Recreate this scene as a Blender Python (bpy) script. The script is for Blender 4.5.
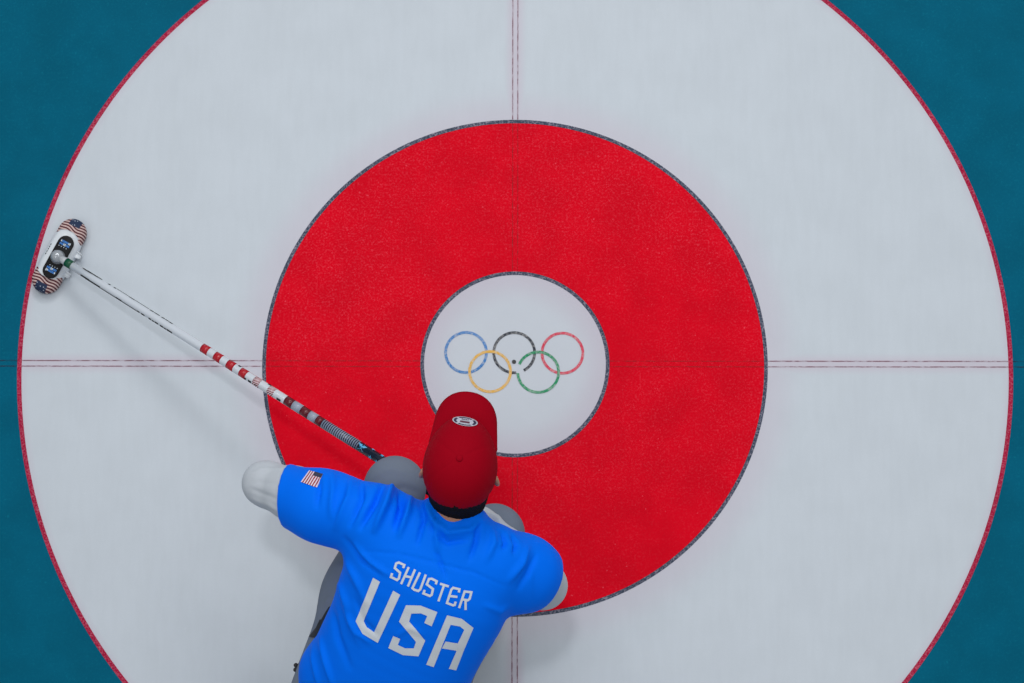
import bpy, bmesh, math, random
import numpy as np
from mathutils import Vector, Matrix
from mathutils.bvhtree import BVHTree
random.seed(7)
for o in list(bpy.data.objects): bpy.data.objects.remove(o)
S = bpy.context.scene
C = S.collection

# ------------------------------------------------------------------ camera
FPX = 2700.0
CAM = Vector((0.00098, -1.23753, 6.54238))
RC = (Matrix.Rotation(0.00128, 3, 'Y') @ Matrix.Rotation(0.1952, 3, 'X') @ Matrix.Rotation(0.00125, 3, 'Z'))
cd = bpy.data.cameras.new('camera'); cam = bpy.data.objects.new('camera', cd); C.objects.link(cam)
cam.matrix_world = Matrix.Translation(CAM) @ RC.to_4x4()
cd.sensor_width = 36.0; cd.lens = FPX / 1024 * 36.0; cd.clip_end = 200
S.camera = cam

# ------------------------------------------------------------------ world, lamps, exposure
w = bpy.data.worlds.new('arena_air'); S.world = w; w.use_nodes = True
w.node_tree.nodes['Background'].inputs[0].default_value = (0.93, 0.97, 1.0, 1)
w.node_tree.nodes['Background'].inputs[1].default_value = 0.40
def lamp(loc, size, power, col=(1, 0.985, 0.96)):
    l = bpy.data.lights.new('arena_light', 'AREA'); l.shape = 'RECTANGLE'; l.size, l.size_y = size
    l.energy = power; l.color = col
    o = bpy.data.objects.new('arena_light', l); C.objects.link(o); o.location = loc
    d = Vector((0, 0, 0)) - Vector(loc); o.rotation_euler = d.to_track_quat('-Z', 'Y').to_euler()
lamp((-3.6, 5.2, 9.5), (5.0, 3.6), 160)
lamp((3.6, 5.2, 9.5), (5.0, 3.6), 180)
lamp((0.0, 8.0, 9.5), (3.2, 2.0), 230)
lamp((5.0, 0.4, 9.5), (3.6, 5.0), 50)
lamp((-4.5, -2.6, 9.5), (3.6, 4.0), 85)
sl = bpy.data.lights.new('overhead_vignette_spot', 'SPOT'); sl.energy = 560; sl.spot_size = math.radians(24); sl.spot_blend = 1.0; sl.shadow_soft_size = .32  # overhead lamp with a soft cone added to imitate lens vignetting
so = bpy.data.objects.new('overhead_vignette_spot', sl); C.objects.link(so); so.location = (-0.5, 0.5, 10.0)
so.rotation_euler = (Vector((0.12, 0.12, 0)) - so.location).to_track_quat('-Z', 'Y').to_euler()
vs = S.view_settings
vs.view_transform = 'Standard'; vs.look = 'None'; vs.gamma = 1.0; vs.use_curve_mapping = False; vs.exposure = 0.0

# ------------------------------------------------------------------ helpers
def ray(px, py):
    d = RC @ Vector(((px - 512) / FPX, -(py - 341.5) / FPX, -1.0))
    return d.normalized()
def at(px, py, z):
    d = ray(px, py); t = (z - CAM.z) / d.z
    return CAM + d * t
def lin(c): return tuple(((v / 255) / 12.92 if v <= 10 else (((v / 255) + .055) / 1.055) ** 2.4) for v in c)

def mat(name, col, rough=.6, metal=0., spec=.5, sheen=0.):
    m = bpy.data.materials.new(name); m.use_nodes = True
    b = m.node_tree.nodes['Principled BSDF']
    b.inputs['Base Color'].default_value = (*col, 1); b.inputs['Roughness'].default_value = rough
    b.inputs['Metallic'].default_value = metal; b.inputs['Specular IOR Level'].default_value = spec
    b.inputs['Sheen Weight'].default_value = sheen
    return m
class NT:
    def __init__(s, m): s.t = m.node_tree; s.b = s.t.nodes['Principled BSDF']
    def n(s, typ, **k):
        x = s.t.nodes.new(typ)
        for a, v in k.items(): setattr(x, a, v)
        return x
    def l(s, a, b): s.t.links.new(a, b)
    def math(s, op, a, b=None, c=None, clamp=False):
        x = s.n('ShaderNodeMath', operation=op); x.use_clamp = clamp
        for i, v in enumerate((a, b, c)):
            if v is None: continue
            if isinstance(v, (int, float)): x.inputs[i].default_value = v
            else: s.l(v, x.inputs[i])
        return x.outputs[0]
    def co(s): return s.n('ShaderNodeTexCoord').outputs['Object']
    def noise(s, scale, detail=2, rough=.5, vec=None, out='Fac'):
        x = s.n('ShaderNodeTexNoise'); x.inputs['Scale'].default_value = scale
        x.inputs['Detail'].default_value = detail; x.inputs['Roughness'].default_value = rough
        s.l(vec if vec is not None else s.co(), x.inputs['Vector']); return x.outputs[out]
    def rng(s, v, a, b, c=0., d=1., smooth=True):
        x = s.n('ShaderNodeMapRange'); x.interpolation_type = 'SMOOTHSTEP' if smooth else 'LINEAR'
        s.l(v, x.inputs['Value'])
        for i, q in zip(('From Min', 'From Max', 'To Min', 'To Max'), (a, b, c, d)): x.inputs[i].default_value = q
        return x.outputs['Result']
    def mix(s, f, a, b):
        x = s.n('ShaderNodeMix', data_type='RGBA')
        if isinstance(f, (int, float)): x.inputs['Factor'].default_value = f
        else: s.l(f, x.inputs['Factor'])
        for v, i in ((a, 6), (b, 7)):
            if isinstance(v, tuple): x.inputs[i].default_value = (*v[:3], 1)
            else: s.l(v, x.inputs[i])
        return x.outputs[2]
    def bump(s, h, strength=.3, dist=.002):
        x = s.n('ShaderNodeBump'); x.inputs['Strength'].default_value = strength; x.inputs['Distance'].default_value = dist
        s.l(h, x.inputs['Height']); s.l(x.outputs[0], s.b.inputs['Normal'])
    def xyz(s, v=None):
        x = s.n('ShaderNodeSeparateXYZ'); s.l(v if v is not None else s.co(), x.inputs[0]); return x.outputs

def mesh_obj(name, verts, faces, m=None, parent=None, smooth=True, mats=None, fm=None):
    me = bpy.data.meshes.new(name); me.from_pydata([tuple(v) for v in verts], [], [tuple(f) for f in faces]); me.update()
    if smooth: me.polygons.foreach_set('use_smooth', [True] * len(me.polygons))
    for q in (mats or ([m] if m else [])): me.materials.append(q)
    if fm is not None: me.polygons.foreach_set('material_index', fm)
    o = bpy.data.objects.new(name, me); C.objects.link(o)
    if parent is not None: o.parent = parent; o.matrix_parent_inverse = Matrix.Translation(-parent.location) if parent.type == 'EMPTY' else Matrix()
    return o
def bm_obj(name, bm, m=None, parent=None, smooth=True, mats=None):
    me = bpy.data.meshes.new(name); bm.normal_update(); bm.to_mesh(me); bm.free()
    if smooth: me.polygons.foreach_set('use_smooth', [True] * len(me.polygons))
    for q in (mats or ([m] if m else [])): me.materials.append(q)
    o = bpy.data.objects.new(name, me); C.objects.link(o)
    if parent is not None: o.parent = parent; o.matrix_parent_inverse = Matrix.Translation(-parent.location) if parent.type == 'EMPTY' else Matrix()
    return o
def tag(o, label=None, cat=None, group=None, kind=None):
    for k, v in (('label', label), ('category', cat), ('group', group), ('kind', kind)):
        if v: o[k] = v
    return o
def empty(name, loc):
    o = bpy.data.objects.new(name, None); C.objects.link(o); o.location = loc; o.empty_display_size = .1; return o

# ------------------------------------------------------------------ ice and the painted house
R8, R4, RB = 1.22, 0.6188, 0.2287
def ice_mat(name, base, frost, amount, scale=260., patch=0.0, rough=.5, tint=None, big=.05, th=(.46, .72)):
    """paint frozen under pebbled ice: fine frost speckles over the pigment"""
    m = mat(name, base, rough, spec=.03); t = NT(m); co = t.co()
    n1 = t.noise(scale, 4, .75, co); n2 = t.noise(scale * .33, 2, .5, co); n3 = t.noise(2.2, 2, .5, co)
    s = t.math('MULTIPLY', t.rng(n1, *th), t.rng(n2, .3, .7, .35, 1.0))
    if patch:
        y = t.xyz(co)[1]
        pz = t.math('ADD', t.math('MULTIPLY', t.rng(n3, .32, .68), .75), t.rng(y, -.55, .6, -.1, .45), clamp=True)
        s = t.math('MULTIPLY', s, t.math('ADD', t.math('MULTIPLY', pz, patch), 1 - patch))
    s = t.math('MULTIPLY', s, amount)
    dots = t.rng(t.noise(scale * .55, 1, .4, co), .735, .80)
    s = t.math('MAXIMUM', s, t.math('MULTIPLY', dots, amount * .9))
    col = t.mix(s, base, frost)
    dim = t.rng(t.noise(9., 3, .5, co), .3, .7, 1 - big, 1 + big)
    hsv = t.n('ShaderNodeHueSaturation'); t.l(dim, hsv.inputs['Value']); t.l(col, hsv.inputs['Color']); col = hsv.outputs[0]
    if tint:
        col = tint(t, co, col)
    t.l(col, t.b.inputs['Base Color'])
    t.bump(t.noise(140, 2, .5, co), .10, .001)
    return m
WHITE = (.560, .615, .678)
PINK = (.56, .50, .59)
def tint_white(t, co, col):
    # light scattered through the ice beside ring and lines, painted as pink tint
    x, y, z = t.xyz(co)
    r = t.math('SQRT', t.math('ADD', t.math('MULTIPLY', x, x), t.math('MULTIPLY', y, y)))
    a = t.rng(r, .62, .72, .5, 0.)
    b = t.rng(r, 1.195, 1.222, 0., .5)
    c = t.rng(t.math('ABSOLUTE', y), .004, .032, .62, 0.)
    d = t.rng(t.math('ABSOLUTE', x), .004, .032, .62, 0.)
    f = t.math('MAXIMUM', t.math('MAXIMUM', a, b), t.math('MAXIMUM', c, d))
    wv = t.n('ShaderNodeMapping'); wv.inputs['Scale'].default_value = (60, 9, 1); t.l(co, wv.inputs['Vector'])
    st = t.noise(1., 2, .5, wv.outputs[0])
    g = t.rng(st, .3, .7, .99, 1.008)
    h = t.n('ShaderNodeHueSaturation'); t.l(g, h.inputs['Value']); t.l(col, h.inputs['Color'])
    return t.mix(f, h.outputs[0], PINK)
def tint_button(t, co, col):  # pink scattered glow near the button rim, painted into its colour
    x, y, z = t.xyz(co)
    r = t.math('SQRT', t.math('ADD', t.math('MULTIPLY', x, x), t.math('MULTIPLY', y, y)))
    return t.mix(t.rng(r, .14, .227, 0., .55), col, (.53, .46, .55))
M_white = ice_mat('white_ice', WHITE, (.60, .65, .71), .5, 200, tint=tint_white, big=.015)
M_out = ice_mat('outer_ice', WHITE, (.60, .65, .71), .5, 200, big=.015)
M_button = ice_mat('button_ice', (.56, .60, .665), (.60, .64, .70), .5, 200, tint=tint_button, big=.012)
M_red = ice_mat('red_ice', (.66, .0, .012), (.86, .085, .13), .62, 190, patch=.9, big=.06)
M_blue = ice_mat('blue_ice', (.0004, .106, .186), (.004, .19, .28), .5, 170, patch=.3, big=.07)
M_redline = ice_mat('crimson_line_ice', (.36, .006, .042), (.58, .15, .22), .8, 210, th=(.44, .62))
M_darkline = ice_mat('charcoal_line_ice', (.040, .060, .095), (.34, .31, .39), .85, 200, th=(.44, .62))

def annulus(name, r0, r1, z, m, parent, n=256):
    vs_, fs = [], []
    for i in range(n):
        a = 2 * math.pi * i / n
        for r in (r0, r1): vs_.append((r * math.cos(a), r * math.sin(a), z))
    for i in range(n):
        j = (i + 1) % n; fs.append((2 * i, 2 * i + 1, 2 * j + 1, 2 * j))
    return mesh_obj(name, vs_, fs, m, parent, False)
def disc(name, r, z, m, parent, n=256, c=(0, 0)):
    vs_ = [(c[0] + r * math.cos(2 * math.pi * i / n), c[1] + r * math.sin(2 * math.pi * i / n), z) for i in range(n)]
    return mesh_obj(name, vs_, [tuple(range(n))], m, parent, False)

bm = bmesh.new(); bmesh.ops.create_cube(bm, size=1); bmesh.ops.scale(bm, vec=(4.75, 14, .06), verts=bm.verts)
bmesh.ops.translate(bm, vec=(0, 0, -.0312), verts=bm.verts)
floor = bm_obj('floor', bm, M_out, None, False); tag(floor, 'pebbled white curling ice sheet with painted target rings', None, None, 'structure')
floor['label'] = 'pebbled white curling ice sheet with painted target rings'
tag(annulus('outer_ring', R8, 1.83, 0, M_blue, floor), 'teal blue ring painted under the ice')
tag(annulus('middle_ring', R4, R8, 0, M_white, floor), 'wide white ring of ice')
tag(annulus('inner_ring', RB, R4, 0, M_red, floor), 'bright red frosted ring')
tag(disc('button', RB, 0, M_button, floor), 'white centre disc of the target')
tag(annulus('rim_line', R8 - .0035, R8 + .0075, .0004, M_redline, floor), 'thin crimson circle line')
tag(annulus('rim_line', R4 - .0045, R4 + .0045, .0004, M_darkline, floor), 'thin charcoal circle line around the red ring')
tag(annulus('rim_line', RB - .0046, RB + .0046, .0004, M_darkline, floor), 'thin charcoal circle line around the centre disc')

# tee line and centre line: two scored thin lines, broken by frost, see-through
def line_mat(name, col, axis, strength):
    m = mat(name, col, .5, spec=.3); t = NT(m); co = t.co()
    x, y, z = t.xyz(co)
    mp = t.n('ShaderNodeMapping'); mp.inputs['Scale'].default_value = (60, 200, 1) if axis == 0 else (200, 60, 1)
    t.l(co, mp.inputs['Vector']); nz = t.noise(1., 3, .6, mp.outputs[0])
    t.l(t.math('MULTIPLY', t.rng(nz, .36, .60, .22, 1.), strength), t.b.inputs['Alpha'])
    return m
M_l_dark = {(a, k): line_mat('scored_line_%s' % k, c, a, s) for a in (0, 1) for k, c, s in (('white', (.22, .03, .07), .62), ('red', (.30, .0, .006), .45), ('blue', (.0, .02, .06), .8))}
def strip(name, x0, x1, y0, y1, z, m):
    return mesh_obj(name, [(x0, y0, z), (x1, y0, z), (x1, y1, z), (x0, y1, z)], [(0, 1, 2, 3)], m, floor, False)
HALF = .0070; LW = .0014
for s in (-1, 1):
    for key, r0, r1 in (('red', RB + .005, R4 - .004), ('white', R4 + .005, R8 - .004), ('blue', R8 + .007, 1.83)):
        for q in (-1, 1):
            strip('tee_line', *sorted((s * r0, s * r1)), q * HALF - LW, q * HALF + LW, .0006, M_l_dark[0, key])
            strip('centre_line', q * .0064 - LW, q * .0064 + LW, *sorted((s * r0, s * r1)), .0006, M_l_dark[1, key])

# five interlaced rings and the pin hole
def ring_paint(name, px, py, col, fade=None):
    c = at(px, py, 0); r = .0505; wd = .0068
    m = ice_mat(name + '_paint', lin(col), tuple(v * .5 + .30 for v in lin(col)), 1.0, 180, th=(.42, .57))
    return c, m
RINGS = [('blue', 466.0, 352.5, (62, 124, 190)), ('black', 514.2, 352.7, (58, 62, 72)), ('red', 562.4, 353.2, (208, 62, 88)),
         ('yellow', 490.0, 371.6, (222, 172, 78)), ('green', 538.2, 372.2, (40, 140, 98))]
for i, (nm, px, py, col) in enumerate(RINGS):
    c, m = ring_paint(nm + '_ring', px, py, col)
    n = 96; vs_, fs = [], []
    gap = (math.radians(0), math.radians(0))
    if nm == 'green': gap = (math.radians(157), math.radians(183))
    if nm == 'black': gap = (math.radians(-84), math.radians(-62))
    a0, a1 = gap[1], gap[0] + 2 * math.pi
    full = gap[0] == gap[1]
    for k in range(n + 1):
        a = a0 + (a1 - a0) * k / n
        for r in (.0470, .0538): vs_.append((c.x + r * math.cos(a), c.y + r * math.sin(a), .0008 + .0001 * i))
    for k in range(n): fs.append((2 * k, 2 * k + 1, 2 * k + 3, 2 * k + 2))
    tag(mesh_obj('olympic_ring', vs_, fs, m, floor, False), nm + ' emblem ring')
pc = at(514.0, 361.9, 0)
tag(disc('pin_hole', .0052, .0016, mat('pin_black', (.012, .012, .015), .5), floor, 24, (pc.x, pc.y)), 'small black pin hole')

# ------------------------------------------------------------------ distance-field modelling
class Field:
    def __init__(s, lo, hi, h):
        s.lo = np.array(lo, np.float64); s.h = h
        s.n = np.ceil((np.array(hi) - s.lo) / h).astype(int) + 1
        s.F = np.full(tuple(s.n), 1.0, np.float32)
    def sub(s, lo, hi):
        a = np.clip(np.floor((np.array(lo) - s.lo) / s.h).astype(int), 0, s.n - 1)
        b = np.clip(np.ceil((np.array(hi) - s.lo) / s.h).astype(int) + 1, 1, s.n)
        ax = [((np.arange(a[i], b[i]) * s.h) + s.lo[i]).astype(np.float32) for i in range(3)]
        X, Y, Z = np.meshgrid(*ax, indexing='ij', sparse=True)
        return tuple(slice(a[i], b[i]) for i in range(3)), X, Y, Z
    def put(s, sl, d, k, op):
        A = s.F[sl]
        if op == 'u':
            if k > 0:
                hh = np.clip(.5 + .5 * (A - d) / k, 0, 1); s.F[sl] = A * (1 - hh) + d * hh - k * hh * (1 - hh)
            else: s.F[sl] = np.minimum(A, d)
        elif op == 'd':
            hh = np.clip(.5 - .5 * (A + d) / max(k, 1e-4), 0, 1); s.F[sl] = A * (1 - hh) - d * hh + max(k, 1e-4) * hh * (1 - hh)
        else: s.F[sl] = np.maximum(A, d)
    def cone(s, a, b, r1, r2, k=.02, op='u'):
        a = np.array(a, np.float64); b = np.array(b, np.float64); m = max(r1, r2) + k + .02
        sl, X, Y, Z = s.sub(np.minimum(a, b) - m, np.maximum(a, b) + m)
        d = b - a; L2 = max(float(d @ d), 1e-9)
        t = np.clip(((X - a[0]) * d[0] + (Y - a[1]) * d[1] + (Z - a[2]) * d[2]) / L2, 0, 1)
        q = np.sqrt((X - a[0] - t * d[0]) ** 2 + (Y - a[1] - t * d[1]) ** 2 + (Z - a[2] - t * d[2]) ** 2)
        s.put(sl, (q - (r1 + (r2 - r1) * t)).astype(np.float32), k, op)
    def chain(s, pts, k=.02):
        for (a, r1), (b, r2) in zip(pts, pts[1:]): s.cone(a, b, r1, r2, k)
    def ell(s, c, r, axes=None, k=.02, op='u'):
        c = np.array(c, np.float64); M = np.eye(3) if axes is None else np.array([list(v) for v in axes]); m = max(r) + k + .015
        sl, X, Y, Z = s.sub(c - m, c + m)
        P = [(X - c[0]) * M[i][0] + (Y - c[1]) * M[i][1] + (Z - c[2]) * M[i][2] for i in range(3)]
        k0 = np.sqrt(sum((P[i] / r[i]) ** 2 for i in range(3))); k1 = np.sqrt(sum((P[i] / r[i] ** 2) ** 2 for i in range(3)))
        s.put(sl, (k0 * (k0 - 1) / np.maximum(k1, 1e-5)).astype(np.float32), k, op)
    def loft(s, nodes, lat, k=.04):
        """elliptical trunk: nodes (centre, half width, half thickness)"""
        P = np.array([[*c, a, b] for c, a, b in nodes]); P = np.vstack([2 * P[0] - P[1], P, 2 * P[-1] - P[-2]]); R = []
        for i in range(1, len(P) - 2):
            for q in range(5):
                t = q / 5; a, b, c, d = P[i - 1:i + 3]
                R.append(.5 * (2 * b + (c - a) * t + (2 * a - 5 * b + 4 * c - d) * t * t + (3 * b - a - 3 * c + d) * t ** 3))
        R.append(P[-2]); nodes = [(q[:3], q[3], q[4]) for q in R]; k = 0.0
        for (c0, a0, b0), (c1, a1, b1) in zip(nodes, nodes[1:]):
            c0 = np.array(c0); c1 = np.array(c1); d = c1 - c0; L = np.linalg.norm(d); u = d / L
            l = np.array(lat) - u * (np.array(lat) @ u); l /= np.linalg.norm(l); v = np.cross(u, l)
            m = max(a0, a1, b0, b1) + k + .02
            sl, X, Y, Z = s.sub(np.minimum(c0, c1) - m, np.maximum(c0, c1) + m)
            dx, dy, dz = X - c0[0], Y - c0[1], Z - c0[2]
            tr = (dx * u[0] + dy * u[1] + dz * u[2]) / L; t = np.clip(tr, 0, 1)
            A = a0 + (a1 - a0) * t; B = b0 + (b1 - b0) * t
            x = np.abs(dx * l[0] + dy * l[1] + dz * l[2]); y = np.abs(dx * v[0] + dy * v[1] + dz * v[2])
            e = np.abs(tr - t) * L; q = ((x / A) ** 2.4 + (y / B) ** 2.4 + (e / np.minimum(A, B)) ** 2.4) ** (1 / 2.4)
            dd = (q - 1) * np.minimum(A, B)
            s.put(sl, dd.astype(np.float32), k, 'u')
    def plane(s, p, n, lo=None, hi=None):
        """remove what lies on the +n side of the plane (inside an optional box)"""
        p = np.array(p); n = np.array(n) / np.linalg.norm(n)
        sl, X, Y, Z = s.sub(s.lo if lo is None else lo, s.lo + s.n * s.h if hi is None else hi)
        s.put(sl, ((X - p[0]) * n[0] + (Y - p[1]) * n[1] + (Z - p[2]) * n[2]).astype(np.float32), 0, 'i')
    def mesh(s, iso=0.0):
        F = s.F - iso; I = F < 0
        c = np.zeros(tuple(np.array(F.shape) - 1), np.int8)
        for i in (0, 1):
            for j in (0, 1):
                for k in (0, 1): c += I[i:F.shape[0] - 1 + i, j:F.shape[1] - 1 + j, k:F.shape[2] - 1 + k]
        act = (c > 0) & (c < 8); idx = np.argwhere(act); nid = np.full(act.shape, -1, np.int64); nid[act] = np.arange(len(idx))
        acc = np.zeros((len(idx), 3)); cnt = np.zeros(len(idx))
        cor = [(i, j, k) for i in (0, 1) for j in (0, 1) for k in (0, 1)]
        val = {q: F[idx[:, 0] + q[0], idx[:, 1] + q[1], idx[:, 2] + q[2]] for q in cor}
        for q in cor:
            for ax in range(3):
                if q[ax]: continue
                p = list(q); p[ax] = 1; p = tuple(p); a, b = val[q], val[p]; m = (a < 0) != (b < 0)
                t = np.where(m, a / np.where(np.abs(a - b) < 1e-9, 1, a - b), 0)
                pos = np.array(q, float)[None, :].repeat(len(idx), 0); pos[:, ax] += t
                acc[m] += pos[m]; cnt[m] += 1
        V = (idx + acc / cnt[:, None]) * s.h + s.lo
        Q = []
        for ax in range(3):
            o1, o2 = [(1, 2), (2, 0), (0, 1)][ax]
            a = [slice(None)] * 3; b = [slice(None)] * 3; a[ax] = slice(0, -1); b[ax] = slice(1, None)
            A, B = I[tuple(a)], I[tuple(b)]
            for ins in (True, False):
                e = np.argwhere((A == ins) & (B != ins))
                e = e[(e[:, o1] > 0) & (e[:, o2] > 0) & (e[:, o1] < F.shape[o1] - 1) & (e[:, o2] < F.shape[o2] - 1)]
                def cell(d1, d2):
                    q = e.copy(); q[:, o1] -= d1; q[:, o2] -= d2; return nid[q[:, 0], q[:, 1], q[:, 2]]
                f = np.stack([cell(1, 1), cell(0, 1), cell(0, 0), cell(1, 0)], 1)
                Q.append(f if ins else f[:, ::-1])
        return V, np.concatenate(Q)
def np_obj(name, V, Q, m, parent, disp=None):
    me = bpy.data.meshes.new(name)
    me.vertices.add(len(V)); me.vertices.foreach_set('co', np.ascontiguousarray(V, np.float32).ravel())
    me.loops.add(Q.size); me.loops.foreach_set('vertex_index', Q.astype(np.int32).ravel())
    me.polygons.add(len(Q)); me.polygons.foreach_set('loop_start', np.arange(0, Q.size, 4, dtype=np.int32))
    me.polygons.foreach_set('use_smooth', np.ones(len(Q), bool))
    me.update(calc_edges=True); me.validate()
    me.materials.append(m)
    o = bpy.data.objects.new(name, me); C.objects.link(o)
    if parent is not None: o.parent = parent; o.matrix_parent_inverse = Matrix.Translation(-parent.location)
    return o
def relax(V, Q, it=2, lam=.5):
    for _ in range(it):
        A = np.zeros_like(V); n = np.zeros(len(V))
        for i in range(4):
            for j in (1, 3):
                np.add.at(A, Q[:, i], V[Q[:, (i + j) % 4]]); np.add.at(n, Q[:, i], 1)
        V = V + lam * (A / np.maximum(n, 1)[:, None] - V)
    return V
def normals(V, Q):
    fn = np.cross(V[Q[:, 2]] - V[Q[:, 0]], V[Q[:, 3]] - V[Q[:, 1]]); N = np.zeros_like(V)
    for i in range(4): np.add.at(N, Q[:, i], fn)
    return N / np.maximum(np.linalg.norm(N, axis=1), 1e-12)[:, None]
def bvh(o):
    me = o.data; mw = o.matrix_basis if o.parent is None else Matrix()
    return BVHTree.FromPolygons([v.co.copy() for v in me.vertices], [tuple(p.vertices) for p in me.polygons])
def a3(px, py, z): return np.array(at(px, py, z))

# flat print laid on a surface: each pixel-space outline is dropped onto the surface and lifted a hair
def print_quads(name, quads, tree, m, parent, lift=.0012, step=2.2, mats=None):
    vs_, fs, fm = [], [], []
    for qd in quads:
        p = [np.array(v, float) for v in qd[:4]]; mi = qd[4] if len(qd) > 4 else 0; lf = lift + (qd[5] if len(qd) > 5 else 0)
        nu = max(1, int(max(np.linalg.norm(p[1] - p[0]), np.linalg.norm(p[2] - p[3])) / step)); nv = max(1, int(max(np.linalg.norm(p[3] - p[0]), np.linalg.norm(p[2] - p[1])) / step))
        base = len(vs_); ok = True; loc = []
        for i in range(nu + 1):
            for j in range(nv + 1):
                u, v = i / nu, j / nv
                q = (p[0] * (1 - u) + p[1] * u) * (1 - v) + (p[3] * (1 - u) + p[2] * u) * v
                h = tree.ray_cast(CAM, ray(q[0], q[1]))
                if h[0] is None: ok = False; break
                nn = h[1] if h[1].dot(CAM - h[0]) > 0 else -h[1]
                loc.append(h[0] + nn * lf)
            if not ok: break
        if not ok: continue
        vs_ += loc
        for i in range(nu):
            for j in range(nv):
                a = base + i * (nv + 1) + j; fs.append((a, a + nv + 1, a + nv + 2, a + 1)); fm.append(mi)
    o = mesh_obj(name, vs_, fs, m, parent, True, mats, fm)
    return o
def stroke(pts, wd, mi=0):
    P = [np.array(p, float) for p in pts]; L, R = [], []
    for i, p in enumerate(P):
        d0 = (p - P[i - 1]) if i else (P[1] - p); d1 = (P[i + 1] - p) if i < len(P) - 1 else d0
        d0 = d0 / np.linalg.norm(d0); d1 = d1 / np.linalg.norm(d1); t = d0 + d1; t /= np.linalg.norm(t)
        n = np.array((-t[1], t[0])); c = max(.45, float(n @ np.array((-d0[1], d0[0])))); L.append(p + n * wd / 2 / c); R.append(p - n * wd / 2 / c)
    return [(L[i], L[i + 1], R[i + 1], R[i], mi) for i in range(len(P) - 1)]

# ------------------------------------------------------------------ curling broom
broom = empty('curling_broom', at(59, 256, 0))
tag(broom, 'curling broom with striped handle and flag-print brush head on the ice', 'broom')
bc = at(58.6, 255.0, .03)
axd = (at(58.6 + 4.86, 255.0 - 8.75, .03) - bc).normalized(); nrm = Vector((axd.y, -axd.x, 0))   # long axis, across axis
def bl(s, n, z): return Vector((bc.x, bc.y, 0)) + axd * s + nrm * n + Vector((0, 0, z))
def stadium(L, W, n=20):
    r = W / 2; h = L / 2 - r; pts = []
    for k in range(n + 1):
        a = -math.pi / 2 + math.pi * k / n; pts.append((h + r * math.cos(a), r * math.sin(a)))
    for k in range(n + 1):
        a = math.pi / 2 + math.pi * k / n; pts.append((-h + r * math.cos(a), r * math.sin(a)))
    return pts
def slab(name, layers, m, parent, off=(0, 0)):
    """stack of stadium outlines (L, W, z) closed at both ends"""
    vs_, fs = [], []; n = None
    for L, W, z in layers:
        p = stadium(L, W); n = len(p); vs_ += [bl(a + off[0], b + off[1], z) for a, b in p]
    for i in range(len(layers) - 1):
        for k in range(n):
            j = (k + 1) % n; fs.append((i * n + k, i * n + j, (i + 1) * n + j, (i + 1) * n + k))
    fs.append(tuple(range(n))[::-1]); fs.append(tuple(range((len(layers) - 1) * n, len(layers) * n)))
    return mesh_obj(name, vs_, fs, m, parent)
# flag cloth
M_flag = mat('flag_cloth', (.5, .1, .1), .75); t = NT(M_flag)
geo = t.n('ShaderNodeNewGeometry').outputs['Position']
def vdot(t, v, vec, off):
    x = t.n('ShaderNodeVectorMath', operation='DOT_PRODUCT'); t.l(v, x.inputs[0]); x.inputs[1].default_value = vec
    return t.math('SUBTRACT', x.outputs['Value'], off)
sA = vdot(t, geo, tuple(axd), axd.dot(Vector((bc.x, bc.y, 0)))); nA = vdot(t, geo, tuple(nrm), nrm.dot(Vector((bc.x, bc.y, 0))))
wave = t.math('MULTIPLY', t.math('SINE', t.math('MULTIPLY', nA, 150.)), .0022)
sw = t.math('ADD', t.math('ADD', sA, wave), t.math('MULTIPLY', nA, .12))
sn = t.math('SINE', t.math('MULTIPLY', sw, 2 * math.pi / .0074))
col = t.mix(t.rng(sn, -.05, .25), (.095, .010, .018), (.62, .46, .44))
edge = t.rng(t.math('ABSOLUTE', t.math('SUBTRACT', sn, -.15)), 0., .35, .85, 0.)
col = t.mix(edge, col, (.02, .012, .02))
tip = t.math('MULTIPLY', t.rng(t.math('ABSOLUTE', sA), .079, .081), t.rng(t.math('ABSOLUTE', nA), .0160, .0135))
vor = t.n('ShaderNodeTexVoronoi'); vor.inputs['Scale'].default_value = 150.; t.l(geo, vor.inputs['Vector'])
navy = t.mix(t.rng(vor.outputs['Distance'], .18, .26), (.40, .45, .55), (.006, .022, .07))
t.l(t.mix(tip, col, navy), t.b.inputs['Base Color']); t.bump(t.noise(400), .2, .001)
M_bw = mat('broom_white', (.68, .73, .79), .32)
slab('brush_pad', [(.190, .058, .002), (.202, .070, .008), (.204, .072, .020), (.198, .067, .030), (.178, .050, .036), (.14, .024, .038)], M_flag, broom)
# white holder that clips over the middle of the pad
def holder():
    prof = [(-.0365, .006), (-.0385, .018), (-.035, .032), (-.025, .0425), (-.010, .046), (.010, .046), (.025, .0425), (.035, .032), (.0385, .018), (.0365, .006)]
    ss = [-.060, -.057, -.048, -.03, 0, .03, .048, .057, .060]; vs_, fs = [], []
    for i, s in enumerate(ss):
        f = (1 - .12 * (abs(s) / .06) ** 4) if abs(s) < .0595 else .93
        for n, z in prof: vs_.append(bl(s + (.006 * math.cos(n * 70) if abs(s) > .05 else 0) * (1 if s > 0 else -1), n * f + (0), z * f))
    m = len(prof)
    for i in range(len(ss) - 1):
        for k in range(m - 1): fs.append((i * m + k, (i + 1) * m + k, (i + 1) * m + k + 1, i * m + k + 1))
    fs.append(tuple(range(m))[::-1][::-1]); fs.append(tuple(range((len(ss) - 1) * m, len(ss) * m)))
    return mesh_obj('brush_holder', vs_, fs, M_bw, broom)
hold = holder()
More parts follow.
